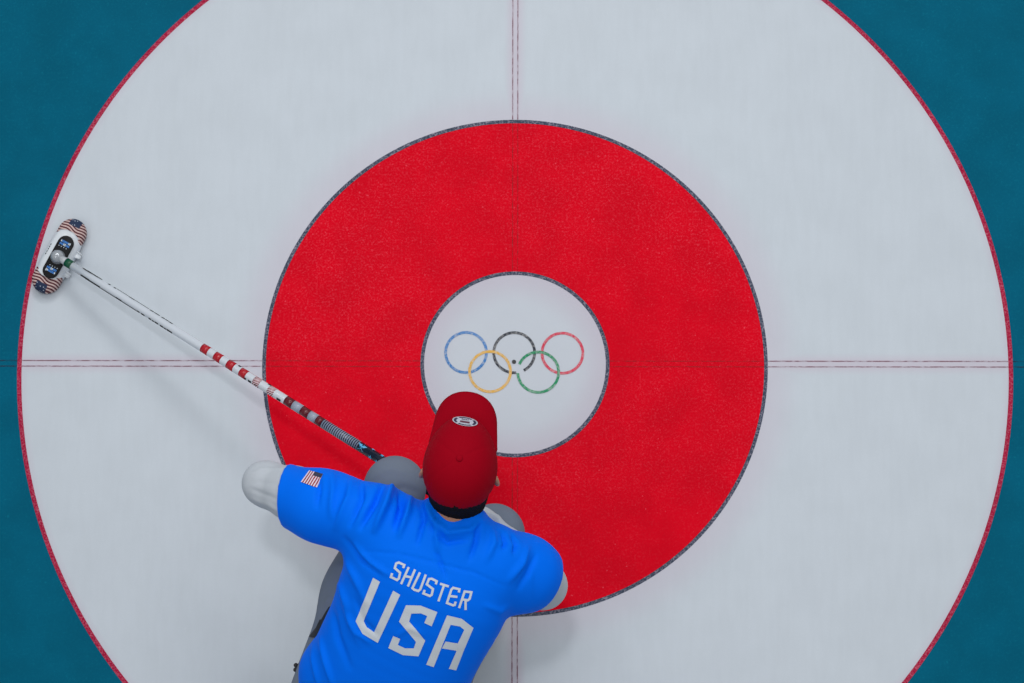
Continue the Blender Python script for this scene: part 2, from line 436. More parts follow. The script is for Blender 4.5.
for s, w_ in ((.021, .012), (-.034, .009)):          # clip tabs on the handle side
    bm = bmesh.new(); bmesh.ops.create_cube(bm, size=1)
    for v in bm.verts: v.co = bl(s + v.co.x * w_ * 1.2 * (1 - .35 * (v.co.y + .5)), .041 + v.co.y * .014, .022 + v.co.z * .008)
    bmesh.ops.bevel(bm, geom=bm.edges[:], offset=.0025, segments=2, affect='EDGES'); bm_obj('clip_tab', bm, M_bw, broom)
M_black = mat('black_plate', (.008, .009, .011), .5, spec=.15)
plate = slab('holder_plate', [(.116, .041, .0455), (.116, .041, .0478), (.113, .038, .0486)], M_black, broom, (-.007, .006))
# small worn print on the plate, too blurred to read
M_pb = mat('print_blue', lin((38, 120, 205)), .5); M_pw = mat('print_white', lin((190, 205, 220)), .5)
def plate_print(sg):
    vs_, fs, fm = [], [], []
    rng = random.Random(3)
    for row, (s0, h, cols) in enumerate(((.0405, .0062, 'wbbbbbww'), (.0335, .0062, 'bbbwwbbb'), (.0268, .0018, 'wwwwwwww'))):
        n = len(cols)
        for k in range(n):
            if row == 2 and k % 2: continue
            x0 = -.0135 + .027 * k / n; x1 = x0 + .027 / n * .72; hh = h * (.75 + .25 * rng.random())
            for a, b in ((x0, -hh / 2), (x1, -hh / 2), (x1, hh / 2), (x0, hh / 2)):
                vs_.append(bl((s0 + b) * sg - .007, a * sg + .006, .0491))
            i = len(vs_); fs.append((i - 4, i - 3, i - 2, i - 1)); fm.append(0 if cols[k] == 'b' else 1)
    mesh_obj('plate_print', vs_, fs, None, plate, False, [M_pb, M_pw], fm)['kind'] = 'stuff'
plate_print(1); plate_print(-1)
# side mark on the holder
def mk(name, pts, m, parent):
    vs_, fs = [], []
    for q in pts:
        i = len(vs_); vs_ += [bl(*v) for v in q]; fs.append((i, i + 1, i + 2, i + 3))
    return mesh_obj(name, vs_, fs, m, parent, False)
mk('holder_mark', [((.012 - .0065 * k, -.0285, .0405), (.016 - .0065 * k, -.0285, .0405), (.016 - .0065 * k, -.0265, .0422), (.012 - .0065 * k, -.0265, .0422)) for k in range(5)], M_black, hold)
# swivel ball and handle
def z_handle(x): return .062 + (x - 60) * (.335 - .062) / 335
A0 = at(60, 258.0, z_handle(60)); A1 = at(474, 258.0 + 414 * .6287, z_handle(474))
D0, D1 = [-(RC.transposed() @ (p - CAM)).z for p in (A0, A1)]
def hp(x):
    q = (x - 60) / 414; return A0.lerp(A1, q * D0 / (D1 + q * (D0 - D1)))
hd = (A1 - A0).normalized(); hside = hd.cross(Vector((0, 0, 1))).normalized(); hup = hside.cross(hd).normalized()
bm = bmesh.new(); bmesh.ops.create_uvsphere(bm, u_segments=32, v_segments=20, radius=.0165)
bmesh.ops.translate(bm, vec=bl(-.008, .006, .0560), verts=bm.verts)
ball = bm_obj('swivel_ball', bm, mat('swivel_silver', (.42, .45, .49), .08, .35), broom)
bm = bmesh.new(); bmesh.ops.create_cone(bm, cap_ends=True, segments=32, radius1=.0185, radius2=.0175, depth=.005)
bmesh.ops.translate(bm, vec=bl(-.008, .006, .0500), verts=bm.verts); bm_obj('swivel_collar', bm, mat('swivel_grey', (.2, .22, .25), .35, .4), broom)
def tube(name, p0, p1, r0, r1, m, parent, n=28, cap=True, segs=1):
    d = (p1 - p0); vs_, fs = [], []
    for i in range(segs + 1):
        t_ = i / segs; r = r0 + (r1 - r0) * t_
        for k in range(n):
            a = 2 * math.pi * k / n; vs_.append(p0 + d * t_ + hside * r * math.cos(a) + hup * r * math.sin(a))
    for i in range(segs):
        for k in range(n): fs.append((i * n + k, i * n + (k + 1) % n, (i + 1) * n + (k + 1) % n, (i + 1) * n + k))
    if cap: fs.append(tuple(range(n))[::-1]); fs.append(tuple(range(segs * n, segs * n + n)))
    return mesh_obj(name, vs_, fs, m, parent)
RH = .0118
def rx(x): return .0103 + (x - 60) / 414 * .0016
M_hw = mat('handle_white', (.58, .63, .70), .10); M_hw.node_tree.nodes['Principled BSDF'].inputs['Coat Weight'].default_value = .6
M_hnavy = mat('handle_navy', (.006, .010, .028), .25)
handle = tube('handle', hp(66), A1, rx(66), rx(474), M_hw, broom, segs=8)
tube('handle_neck', hp(60.5), hp(67.5), .0085, .0105, mat('neck_grey', (.45, .48, .52), .3), broom)
tag(tube('handle_ring', hp(66.6), hp(72.4), rx(70) * 1.07, rx(70) * 1.07, mat('ring_green', lin((0, 78, 52)), .35), broom), 'dark green ring')
M_r1 = mat('band_red', lin((176, 12, 32)), .2); M_r2 = mat('band_dark_red', lin((92, 10, 26)), .25); M_g = mat('band_grey', lin((150, 160, 178)), .25)
def band(x0, x1, m, name='handle_band', lift=1.03): return tube(name, hp(x0), hp(x1), rx(x0) * lift, rx(x1) * lift, m, handle)
for x0, x1 in ((202.7, 209.5), (215.5, 222.1), (228.2, 235.0), (241.0, 247.4)): band(x0, x1, M_r1)
for x0, x1 in ((286.2, 293.8), (302.1, 310.0), (317.3, 322.9)): band(x0, x1, M_r2)
for x0, x1 in ((293.8, 302.1), (310.0, 317.3)): band(x0, x1, M_g)
# thin striped flag bands
def stripe_mat(name, ca, cb, period, vec, diag, duty=0.):
    m = mat(name, ca, .25); t = NT(m); g = t.n('ShaderNodeNewGeometry').outputs['Position']
    v = Vector(vec) + hup * 0; a = vdot(t, g, tuple(v), 0.)
    if diag: a = t.math('ADD', a, t.math('MULTIPLY', vdot(t, g, tuple(hside), hside.dot(A0)), diag))
    sn = t.math('SINE', t.math('MULTIPLY', a, 2 * math.pi / period)); t.l(t.mix(t.rng(sn, duty - .25, duty + .25), ca, cb), t.b.inputs['Base Color'])
    return m
M_str = stripe_mat('band_striped', lin((130, 8, 28)), lin((225, 215, 222)), .0058, tuple(hd), 1.1, .15)
for x0, x1 in ((254.8, 261.1), (269.3, 275.4)): band(x0, x1, M_str)
M_ladder = stripe_mat('band_ladder', lin((22, 26, 44)), lin((128, 140, 165)), .0058, tuple(hd), 0, -.15)
band(322.9, 359.2, M_ladder)
navyb = band(359.2, 473.5, M_hnavy, 'handle_grip')
M_star = mat('star_blue', lin((72, 168, 216)), .35)
def star(x, ang, size, rot):
    c = hp(x); vs_ = []; r = RH * 1.045
    pts = [(0, 0)] + [((size if k % 2 == 0 else size * .42) * math.cos(rot + k * math.pi / 5), (size if k % 2 == 0 else size * .42) * math.sin(rot + k * math.pi / 5)) for k in range(10)]
    for u, v in pts:
        a = ang + v / r; vs_.append(c + hd * u + hup * r * math.cos(a) - hside * r * math.sin(a))
    mesh_obj('star', vs_, [(0, 1 + k, 1 + (k + 1) % 10) for k in range(10)], M_star, handle, False)
star(363.0, .15, .0135, .3); star(373, -.95, .0065, .2); star(371.5, 1.15, .0065, .9); star(379.5, -1.0, .006, .5); star(381, .9, .006, .1); star(396, .1, .012, .3)
# black lettering along both flanks of the white shaft, seen edge-on
def flank(x0, x1, ang0, ang1):
    c0, c1 = hp(x0), hp(x1); r = rx(x0) * 1.05; vs_ = []
    for c, a in ((c0, ang0), (c1, ang0), (c1, ang1), (c0, ang1)): vs_.append(c + hup * r * math.cos(a) - hside * r * math.sin(a))
    return vs_
def flank_set(sg, segs):
    vs_, fs = [], []
    segs = [(a, b, c - .28, d - .12) for a, b, c, d in segs]
    for x0, x1, a0, a1 in segs:
        i = len(vs_); vs_ += flank(x0, x1, sg * a0, sg * a1); fs.append((i, i + 1, i + 2, i + 3))
    mesh_obj('handle_print', vs_, fs, M_black, handle, False)['kind'] = 'stuff'
UP = [(83.5, 92, 1.05, 1.35), (88, 103, 1.12, 1.5), (103, 119, 1.36, 1.5), (119, 124.5, 1.18, 1.5), (124.5, 140, 1.36, 1.5), (140, 142.5, 1.2, 1.5), (144, 147.5, 1.2, 1.5), (151.5, 154, 1.15, 1.5), (154.8, 157, 1.22, 1.5), (157.6, 161, 1.15, 1.5), (163, 166, 1.15, 1.5), (166.6, 169, 1.22, 1.5), (169.6, 175, 1.15, 1.5)]
DN = [(82, 90, 1.0, 1.25), (86, 97, 1.1, 1.45), (95, 100.5, 1.2, 1.5), (107, 109, 1.1, 1.45), (112.5, 114.5, 1.1, 1.5), (115, 128, 1.36, 1.5), (128, 133, 1.18, 1.5), (133, 147, 1.36, 1.5), (148.5, 152, 1.15, 1.5), (152.6, 158, 1.2, 1.5), (160, 163, 1.15, 1.5), (163.5, 167, 1.22, 1.5), (167.5, 171, 1.15, 1.5)]
flank_set(-1, UP); flank_set(1, DN)
flank_set(-1, [(246.5, 249, 1.0, 1.4), (251, 254, 1.0, 1.45), (279.5, 283.5, .95, 1.4), (257.2, 259, 1.0, 1.3)])
flank_set(1, [(228.5, 231, 1.05, 1.45), (237, 239.5, 1.0, 1.45), (266.5, 270, 1.1, 1.45)])

# ------------------------------------------------------------------ the crouching player
person = empty('person', at(420, 560, 0))
tag(person, 'person in blue jersey and red cap crouching on the ice with a broom', 'person')

def fabric(name, col, rough=.7, sc=900., bs=.12, sheen=.15, fold=0):
    m = mat(name, col, rough, spec=.04, sheen=0.); t = NT(m); co = t.co()
    h = t.noise(sc, 2, .5, co)
    if fold:
        mp = t.n('ShaderNodeMapping'); mp.inputs['Scale'].default_value = (1.0, .35, .5); t.l(co, mp.inputs['Vector'])
        h = t.math('ADD', t.math('MULTIPLY', h, .12), t.math('MULTIPLY', t.noise(fold, 3, .45, mp.outputs[0]), 1.6))
        t.bump(h, .25, .008)
    else: t.bump(h, bs, .001)
    return m
M_jersey = fabric('jersey_blue', (.0, .158, .93), .62, 900, sheen=.1)
M_under = fabric('undershirt_grey', (.50, .54, .595), .75, 900, sheen=.1, fold=16)
M_trous = fabric('trousers_grey', (.168, .202, .265), .7, 700, sheen=.1, fold=10)
M_skin = mat('skin', (.42, .20, .13), .55); M_skin.node_tree.nodes['Principled BSDF'].inputs['Subsurface Weight'].default_value = .08
M_skin.node_tree.nodes['Principled BSDF'].inputs['Subsurface Radius'].default_value = (.01, .004, .002)

# key joints
LSH, LEL, LWR = a3(362, 518, .66), a3(266.5, 484, .50), a3(350, 522, .525)
RSH, REL, RWR = a3(507, 566, .65), a3(543, 585.5, .47), a3(480, 522, .475)
LHIP, LKN, LAN = a3(338, 705, .31), a3(395, 487, .44), a3(392, 566, .11)
RHIP, RKN, RAN = a3(416, 728, .30), a3(494.5, 534, .365), a3(476, 622, .12)
NECK = a3(452, 530, .69)
LAT = np.array(at(512 + 93, 341.5 + 37, .5) - at(512, 341.5, .5)); LAT /= np.linalg.norm(LAT)
Hc = np.array(at(459.5, 463.5, .86)); Hc[2] = .775
HF = np.array((.105, .99, -.06)); HF /= np.linalg.norm(HF); HL = np.cross(HF, (0, 0, 1)); HL /= np.linalg.norm(HL); HU = np.cross(HL, HF)
def H(l, f, u): return Hc + HL * l + HF * f + HU * u

# --- skin: one continuous figure
B = Field((-.66, -1.02, .0), (.16, .08, .93), .0036)
B.loft([(a3(385, 722, .31), .155, .10), (a3(398, 680, .41), .15, .09), (a3(412, 632, .51), .15, .09), (a3(430, 582, .61), .155, .09), (a3(444, 550, .665), .14, .065), (a3(451, 535, .685), .07, .055)], LAT, .05)
for sh, el, wr in ((LSH, LEL, LWR), (RSH, REL, RWR)): B.chain([(sh, .052), (el, .038), (wr, .026)], .03)
for hi, kn, an in ((LHIP, LKN, LAN), (RHIP, RKN, RAN)):
    B.chain([(hi, .08), (kn, .05), (an, .034)], .03)
    ft = (kn - an) * np.array((1, 1, 0)); ft = ft / np.linalg.norm(ft); B.cone(an + ft * -.03 + (0, 0, -.06), an + ft * .14 + (0, 0, -.075), .028, .024, .03)
B.cone(NECK, H(0, -.02, -.04), .058, .056, .03)
B.ell(H(0, -.005, .015), (.070, .090, .100), (HL, HF, HU), .01)
B.ell(H(0, .030, -.055), (.052, .058, .062), (HL, HF, HU), .04)                     # jaw
B.ell(H(0, .072, -.093), (.022, .018, .018), (HL, HF, HU), .03)                     # chin
B.cone(H(0, .088, .015), H(0, .106, -.022), .008, .012, .014)                         # nose
for s in (-1, 1):
    B.ell(H(.010 * s, .099, -.026), (.008, .008, .007), (HL, HF, HU), .006)
    B.ell(H(.030 * s, .086, .008), (.017, .014, .012), (HL, HF, HU), .010, 'd')    # eye sockets
    B.ell(H(.030 * s, .078, .024), (.022, .012, .007), (HL, HF, HU), .012)         # brow
    B.ell(H(.045 * s, .062, -.02), (.02, .02, .018), (HL, HF, HU), .02)            # cheek
    ea = (HL * s * .55 - HF * .8); ea /= np.linalg.norm(ea)
    B.ell(H(.0765 * s, -.012, -.004), (.007, .018, .031), (np.cross(ea, HU), ea, HU), .006)
    B.ell(H(.0825 * s, -.006, -.002), (.004, .009, .017), (np.cross(ea, HU), ea, HU), .004, 'd')
B.ell(H(0, .094, -.058), (.022, .007, .0045), (HL, HF, HU), .006); B.ell(H(0, .092, -.068), (.019, .007, .0055), (HL, HF, HU), .006)
B.ell(H(0, .103, -.0628), (.021, .009, .0012), (HL, HF, HU), .002, 'd')
# right hand closed round the handle grip
hdn, hsn, hun = np.array(hd), np.array(hside), np.array(hup)
g0 = np.array(hp(461)); Rg = RH + .0075
def arc(o, ang, r): return o + hun * r * math.cos(ang) + hsn * r * math.sin(ang)
palm = arc(g0, .35, RH + .017)
B.cone(RWR, palm - hdn * -.012, .024, .024, .02); B.cone(palm - hdn * .034, palm + hdn * .036, .0165, .0175, .02); B.cone(RWR, palm - hdn * .025, .022, .018, .02)
for k, (o, r) in enumerate(((-.036, .0082), (-.012, .0086), (.012, .0084), (.035, .0075))):
    pts = [(arc(g0 + hdn * o, .35 + a, Rg + (.010 if a < .2 else .0025)), r * q) for a, q in ((.1, 1.12), (1.2, 1.05), (2.3, 1.0), (3.3 - .1 * k, .95), (4.0 - .15 * k, .88))]
    B.chain(pts, .004)
pts = [(palm - hdn * .03, .012), (arc(g0 - hdn * .052, -.2, Rg + .006), .0105), (arc(g0 - hdn * .058, -1.1, Rg + .003), .0095), (arc(g0 - hdn * .050, -2.0, Rg + .002), .0085)]
B.chain(pts, .005)
# left hand resting on the thigh, fingers slightly curled
hf = LWR - LEL; hf[2] = 0; hf /= np.linalg.norm(hf); hs = np.cross((0, 0, 1), hf)
pc_ = LWR + hf * .05
B.chain([(LWR, .024), (LWR + hf * .035, .022), (LWR + hf * .08, .016)], .02)
for o in (-.026, 0, .026): B.cone(LWR + hf * .03 + hs * o * .6, LWR + hf * .085 + hs * o, .015, .012, .015)
for o, L, r in ((-.033, .058, .0072), (-.011, .072, .0082), (.011, .078, .0085), (.033, .070, .0082)):
    p = LWR + hf * .085 + hs * o; dz = np.array((0, 0, -1.)); q = [(p, r * 1.12)]
    for seg, an in ((.45, .15), (.30, .55), (.25, .95)):
        p = p + (hf * math.cos(an) + dz * math.sin(an)) * L * seg; q.append((p, r * (1.0 - .05 * len(q))))
    B.chain(q, .003)
tb = LWR + hf * .025 + hs * .026
B.chain([(tb, .0125), (tb + hf * .030 + hs * .022 + (0, 0, -.006), .0105), (tb + hf * .055 + hs * .030 + (0, 0, -.012), .0095), (tb + hf * .075 + hs * .032 + (0, 0, -.020), .0082)], .006)
V, Q = B.mesh(); V = relax(V, Q, 1, .4)
body = np_obj('body', V, Q, M_skin, person); body['label'] = 'bare skin of head, neck and hands'
del B
M_eye = mat('eye_white', (.75, .73, .7), .2); M_iris = mat('iris_brown', (.05, .025, .012), .2)
for s in (-1, 1):
    bm = bmesh.new(); bmesh.ops.create_uvsphere(bm, u_segments=20, v_segments=14, radius=.0115); bmesh.ops.translate(bm, vec=H(.030 * s, .0745, .008), verts=bm.verts)
    e = bm_obj('eye', bm, M_eye, person)
    bm = bmesh.new(); bmesh.ops.create_uvsphere(bm, u_segments=16, v_segments=8, radius=.0055); bmesh.ops.translate(bm, vec=H(.030 * s, .0810, .006), verts=bm.verts)
    bm_obj('iris', bm, M_iris, e)

# --- trousers
T = Field((-.66, -1.12, .02), (.20, -.02, .62), .0055)
T.loft([(a3(372, 728, .22), .16, .12), (a3(372, 722, .32), .175, .125), (a3(384, 682, .40), .165, .11)], LAT, .04)
T.chain([(LHIP, .112), (LHIP * .5 + LKN * .5 + (-.004, 0, 0), .090), (LKN, .064)], .05); T.chain([(LKN, .064), (LKN * .45 + LAN * .55, .066), (LAN, .056)], .03)
T.chain([(RHIP, .092), (RHIP * .5 + RKN * .5, .074), (RKN, .063)], .05); T.chain([(RKN, .063), (RKN * .45 + RAN * .55, .066), (RAN, .056)], .03)
V, Q = T.mesh(); V = relax(V, Q, 2); N = normals(V, Q)
def folds(V, N, lines, z0=.2):
    """soft cloth ridges (amp > 0) and creases (amp < 0) running along lines given in world xy"""
    D = np.zeros(len(V))
    for pts, amp, wd in lines:
        P = [np.array(at(px, py, zz))[:2] for px, py, zz in pts]
        L = [0]
        for a, b in zip(P, P[1:]): L.append(L[-1] + np.linalg.norm(b - a))
        best = np.full(len(V), 9.); bt = np.zeros(len(V))
        for i, (a, b) in enumerate(zip(P, P[1:])):
            d = b - a; t_ = np.clip(((V[:, 0] - a[0]) * d[0] + (V[:, 1] - a[1]) * d[1]) / max(d @ d, 1e-9), 0, 1)
            q = np.hypot(V[:, 0] - a[0] - t_ * d[0], V[:, 1] - a[1] - t_ * d[1]); m = q < best
            best[m] = q[m]; bt[m] = (L[i] + t_[m] * (L[i + 1] - L[i])) / L[-1]
        tap = np.sin(np.pi * np.clip(bt * .9 + .05, 0, 1)) ** .7
        D += np.where(N[:, 2] > 0, amp * np.exp(-(best / wd) ** 2) * tap * np.clip(N[:, 2] * 2, 0, 1), 0)
    return V + N * D[:, None]
V = folds(V, N, [([(312, 628, .4), (322, 606, .4), (336, 600, .4)], .005, .006), ([(308, 640, .4), (318, 620, .4), (328, 612, .4)], -.004, .005),
                 ([(318, 612, .4), (330, 590, .4)], -.004, .006), ([(372, 480, .48), (388, 470, .48), (404, 474, .48)], .003, .008), ([(384, 500, .5), (402, 488, .5), (420, 492, .5)], -.003, .008)])
trousers = np_obj('trousers', V, Q, M_trous, person)
tb_tree = bvh(trousers)

# --- long-sleeved undershirt (arms)
def under(lo, hi, sh, el, wr, re, rw, fl):
    U = Field(lo, hi, .0045)
    U.chain([(sh * .8 + el * .2, .060), (sh * .3 + el * .7, .0565), (el, re)], .03); U.chain([(el, re), (el * .45 + wr * .55, .044), (wr, rw)], .02)
    if fl and sh[0] < -.2: U.cone(el, el + np.array((-.012, .004, -.006)), .044, .038, .02)
    V, Q = U.mesh(); V = relax(V, Q, 2); V = folds(V, normals(V, Q), fl)
    return np_obj('undershirt_sleeve', V, Q, M_under, person)
under((-.66, -.80, .36), (-.18, -.16, .76), LSH, LEL, LWR, .048, .034, [([(252, 500, .5), (270, 508, .5), (285, 518, .5)], .004, .004), ([(250, 490, .5), (268, 499, .5), (284, 507, .5)], -.003, .005), ([(248, 478, .52), (262, 470, .54), (285, 470, .55)], .003, .005), ([(246, 483, .52), (262, 484, .54), (283, 488, .55)], -.002, .006)])
under((-.20, -.95, .36), (.20, -.22, .78), RSH, REL, RWR, .051, .037, [([(486, 512, .5), (496, 518, .5), (503, 527, .5)], .007, .005), ([(484, 520, .5), (494, 524, .5), (500, 532, .5)], -.006, .005), ([(490, 508, .5), (507, 526, .5)], .004, .004)])

# --- jersey
J = Field((-.62, -1.12, .18), (.20, -.12, .86), .0048)
J.loft([(a3(367, 742, .28), .180, .13), (a3(375, 716, .34), .182, .135), (a3(386.5, 676, .42), .180, .135), (a3(408, 629, .52), .179, .13), (a3(428, 584, .615), .188, .115), (a3(441, 556, .66), .168, .088), (a3(449, 534, .69), .100, .066), (a3(452.5, 522, .70), .078, .058)], LAT)
J.ell(a3(327, 668, .40), (.054, .052, .06), None, .04)
LSE = a3(287, 495.5, .545); RSE = a3(539, 579.5, .535)
def sleeve(sh, se, r0, r1, over):
    d = (se - sh) / np.linalg.norm(se - sh)
    return d
dL = sleeve(LSH, LSE, 0, 0, 0); dR = sleeve(RSH, RSE, 0, 0, 0)
J.chain([(LSH + (0.03, 0, 0), .076), (LSH * .5 + LSE * .5, .072), (LSE + dL * .05, .0695)], .05)
J.chain([(RSH + (-.03, 0.01, 0), .080), (RSH * .5 + RSE * .5, .077), (RSE + dR * .05, .068)], .04)
J.plane(LSE, (-1, .06, -.22), (-.62, -.95, .36), (LSE[0] + .06, -.1, .70)); 
J.plane(RSE, (.75, -.28, -.6), (RSE[0] - .035, -.9, .36), (.20, -.3, .66))
# neck opening
nk = a3(457, 497, .71); J.cone(nk + (0, -.004, -.03), nk + (0.002, .02, .12), .054, .058, .010, 'd'); J.cone(nk, nk + (0, .12, .02), .052, .056, .01, 'd')
V, Q = J.mesh(); V = relax(V, Q, 3); N = normals(V, Q)
FOLDS = [
 # sleeve and shoulder gathers on the left
 ([(320, 474, .6), (322, 492, .6), (320, 512, .6)], -.005, .006), ([(333, 474, .62), (335, 494, .63), (333, 520, .62)], .005, .008),
 ([(352, 478, .66), (350, 500, .68), (338, 530, .64)], .006, .009), ([(362, 480, .68), (362, 500, .69), (352, 528, .66)], -.007, .007),
 ([(384, 482, .70), (376, 502, .72), (362, 530, .69)], -.010, .007), ([(392, 482, .71), (386, 506, .72), (376, 532, .7)], .012, .008), ([(400, 488, .71), (402, 505, .72), (396, 530, .71)], -.010, .007),
 ([(410, 494, .72), (408, 514, .73), (400, 536, .72)], .009, .008), ([(420, 500, .72), (424, 520, .73), (418, 545, .72)], -.007, .006), ([(426, 506, .72), (436, 528, .73), (438, 552, .72)], .006, .006),
 ([(432, 520, .72), (448, 535, .72), (470, 532, .72), (482, 522, .71)], .006, .007), ([(430, 528, .72), (448, 545, .72), (470, 541, .72)], -.005, .006),
 # right shoulder
 ([(480, 525, .71), (476, 545, .71), (470, 562, .7)], -.006, .006), ([(492, 530, .70), (494, 545, .70), (487, 562, .7)], .005, .008), ([(502, 534, .69), (506, 544, .69), (503, 552, .68)], -.006, .005),
 ([(512, 537, .68), (517, 546, .68), (514, 556, .67)], -.006, .005), ([(528, 548, .66), (522, 566, .66), (510, 584, .64)], .005, .008), ([(536, 556, .64), (528, 576, .64), (518, 592, .62)], -.004, .006),
 # back creases from the left arm and hem
 ([(345, 540, .66), (362, 560, .68), (380, 575, .68)], -.004, .006), ([(342, 552, .62), (356, 580, .64), (368, 606, .6)], .004, .008), ([(356, 548, .66), (372, 566, .68), (392, 578, .68)], .004, .007),
 ([(436, 552, .72), (441, 565, .71), (446, 580, .7)], -.004, .005), ([(350, 618, .6), (358, 634, .58), (372, 646, .55)], .003, .006), ([(356, 600, .62), (366, 625, .6), (380, 638, .58)], -.003, .006),
 ([(322, 640, .45), (328, 662, .45), (336, 690, .42)], .005, .006), ([(314, 640, .42), (316, 662, .42), (322, 690, .4)], .004, .006), ([(333, 606, .5), (340, 640, .5), (352, 670, .48)], -.004, .008), ([(345, 600, .55), (352, 625, .55), (362, 648, .52)], .003, .008),
 ([(332, 575, .58), (342, 590, .6), (350, 610, .6)], .004, .007), ([(400, 640, .55), (412, 632, .56), (425, 640, .56)], .002, .006), ([(485, 610, .6), (500, 616, .58), (510, 612, .56)], .003, .007),
 # yoke seam
 ([(366, 553, .69), (400, 556, .71), (440, 566, .71), (475, 575, .70), (505, 590, .65)], -.0016, .003)]
V = folds(V, N, [(p, a * 1.9, w_ * .9) for p, a, w_ in FOLDS])
jersey = np_obj('jersey', V, Q, M_jersey, person); jersey['label'] = 'short-sleeved blue jersey with white lettering'
jt = bvh(jersey)
# collar rib
M_letter = mat('lettering_white', (.60, .65, .72), .55)
def zp(pts, ox, oy, sc): return [(ox + x / sc, oy + y / sc) for x, y in pts]
# big word: traced corner to corner (view 350..480 x 570..675 at 6.508)
def big(x): return zp(x, 350, 570, 6.508)
U_ = [big(q) for q in ([(152, 49), (197, 76), (90, 333), (38, 333)], [(38, 333), (90, 333), (110, 372), (82, 415)], [(110, 372), (158, 405), (182, 473), (82, 415)], [(282, 133), (328, 160), (182, 473), (158, 405)])]
S_ = [big(q) for q in ([(484, 343), (532, 365), (569, 272), (503, 298)], [(460, 230), (569, 272), (503, 298), (463, 281)], [(365, 228), (460, 230), (463, 281), (400, 282)], [(365, 228), (400, 282), (386, 334), (320, 334)],
                       [(320, 334), (386, 334), (490, 458), (430, 466)], [(490, 458), (446, 560), (416, 508), (430, 466)], [(446, 560), (345, 552), (360, 508), (416, 508)], [(345, 552), (250, 506), (312, 486), (360, 508)], [(250, 506), (282, 428), (328, 446), (312, 486)])]
A_ = [big(q) for q in ([(496, 614), (545, 630), (655, 355), (632, 293)], [(632, 293), (728, 316), (716, 366), (655, 355)], [(728, 316), (803, 375), (743, 388), (716, 366)], [(803, 375), (741, 520), (700, 478), (743, 388)],
                       [(622, 463), (708, 478), (700, 524), (598, 508)], [(741, 520), (690, 651), (642, 641), (700, 510)], [(690, 472), (748, 495), (738, 528), (690, 526)])]
for nm, qs in (('U', U_), ('S', S_), ('A', A_)):
    print_quads('letter', [tuple(q) for q in qs], jt, M_letter, jersey)
# name: strokes (view 385..480 x 555..615 at 10.78)
def sm(p, w_=26): return stroke(zp(p, 385, 555, 10.78), w_ / 10.78)
NAMES = [
 [[(197, 140), (210, 108), (150, 80), (122, 92), (108, 140), (165, 190), (152, 250), (132, 268), (65, 235), (78, 196)]],
 [[(258, 130), (175, 312)], [(325, 155), (248, 338)], [(215, 225), (285, 240)]],
 [[(378, 187), (297, 355), (315, 372), (360, 386), (382, 368), (440, 210)]],
 [[(548, 315), (558, 282), (505, 255), (475, 258), (452, 315), (518, 365), (505, 425), (485, 440), (415, 412), (430, 375)]],
 [[(594, 308), (688, 338)], [(638, 322), (576, 498)]],
 [[(795, 402), (802, 368), (735, 352), (715, 372), (668, 515), (735, 540), (752, 535), (762, 500)], [(698, 440), (780, 450)]],
 [[(798, 570), (858, 392), (930, 400), (912, 470), (890, 487), (830, 475)], [(868, 480), (868, 590)]]]
for st in NAMES:
    qs = []
    for p in st: qs += sm(p, 25)
    print_quads('letter', qs, jt, M_letter, jersey, lift=.0014, step=1.6)
# sleeve flag (view 290..340 x 462..500 at 17.98)
def fl(x, y): return (290 + x / 17.98, 462 + y / 17.98)
M_fr = mat('flag_red', lin((150, 30, 50)), .6); M_fw = mat('flag_white', lin((226, 214, 226)), .6); M_fn = mat('flag_navy', lin((44, 48, 74)), .6)
c00, c10, c11, c01 = np.array((345, 160)), np.array((598, 222)), np.array((478, 462)), np.array((200, 362))
def fq(u0, u1, v0, v1): 
    f = lambda u, v: fl(*((c00 * (1 - u) + c10 * u) * (1 - v) + (c01 * (1 - u) + c11 * u) * v))
    return (f(u0, v0), f(u1, v0), f(u1, v1), f(u0, v1))
qs = []
for k in range(13): qs.append((*fq(k / 13, (k + 1) / 13, 0, 1), k % 2))
qs.append((*fq(.42, 1, 0, .3), 2, .0005))
print_quads('sleeve_flag', qs, jt, None, jersey, lift=.0014, step=2.0, mats=[M_fw, M_fr, M_fn])

# dark side pocket seen between jersey hem and thigh, cord toggle
M_dark = mat('pocket_dark', (.008, .010, .016), .7)
def vz(x, y): return (280 + x / 8.23, 600 + y / 8.23)
print_quads('side_pocket', [(vz(405, 60), vz(440, 40), vz(375, 165), vz(345, 168)), (vz(335, 165), vz(375, 160), vz(345, 285), vz(300, 240)), (vz(300, 235), vz(350, 240), vz(300, 315), vz(245, 305)), (vz(245, 303), vz(290, 310), vz(225, 385), vz(205, 372))], tb_tree, M_dark, trousers, lift=.003)
print_quads('side_seam', [((362.2, 478.5), (366, 479), (380, 463.8), (377.8, 462.4))], tb_tree, M_dark, trousers, lift=.0015)
tg = at(298.6, 667.5, .34)
bm = bmesh.new()
for dx, dy, dz, r in ((0, 0, 0, .0085), (-.006, .005, .002, .0055), (-.007, -.005, 0, .0055), (.003, .007, .001, .005), (.002, -.008, .001, .005)):
    q = bmesh.ops.create_icosphere(bm, subdivisions=2, radius=r); bmesh.ops.translate(bm, vec=tg + Vector((dx, dy, dz)), verts=q['verts'])
tog = bm_obj('cord_toggle', bm, mat('toggle_black', (.006, .006, .008), .5), person)

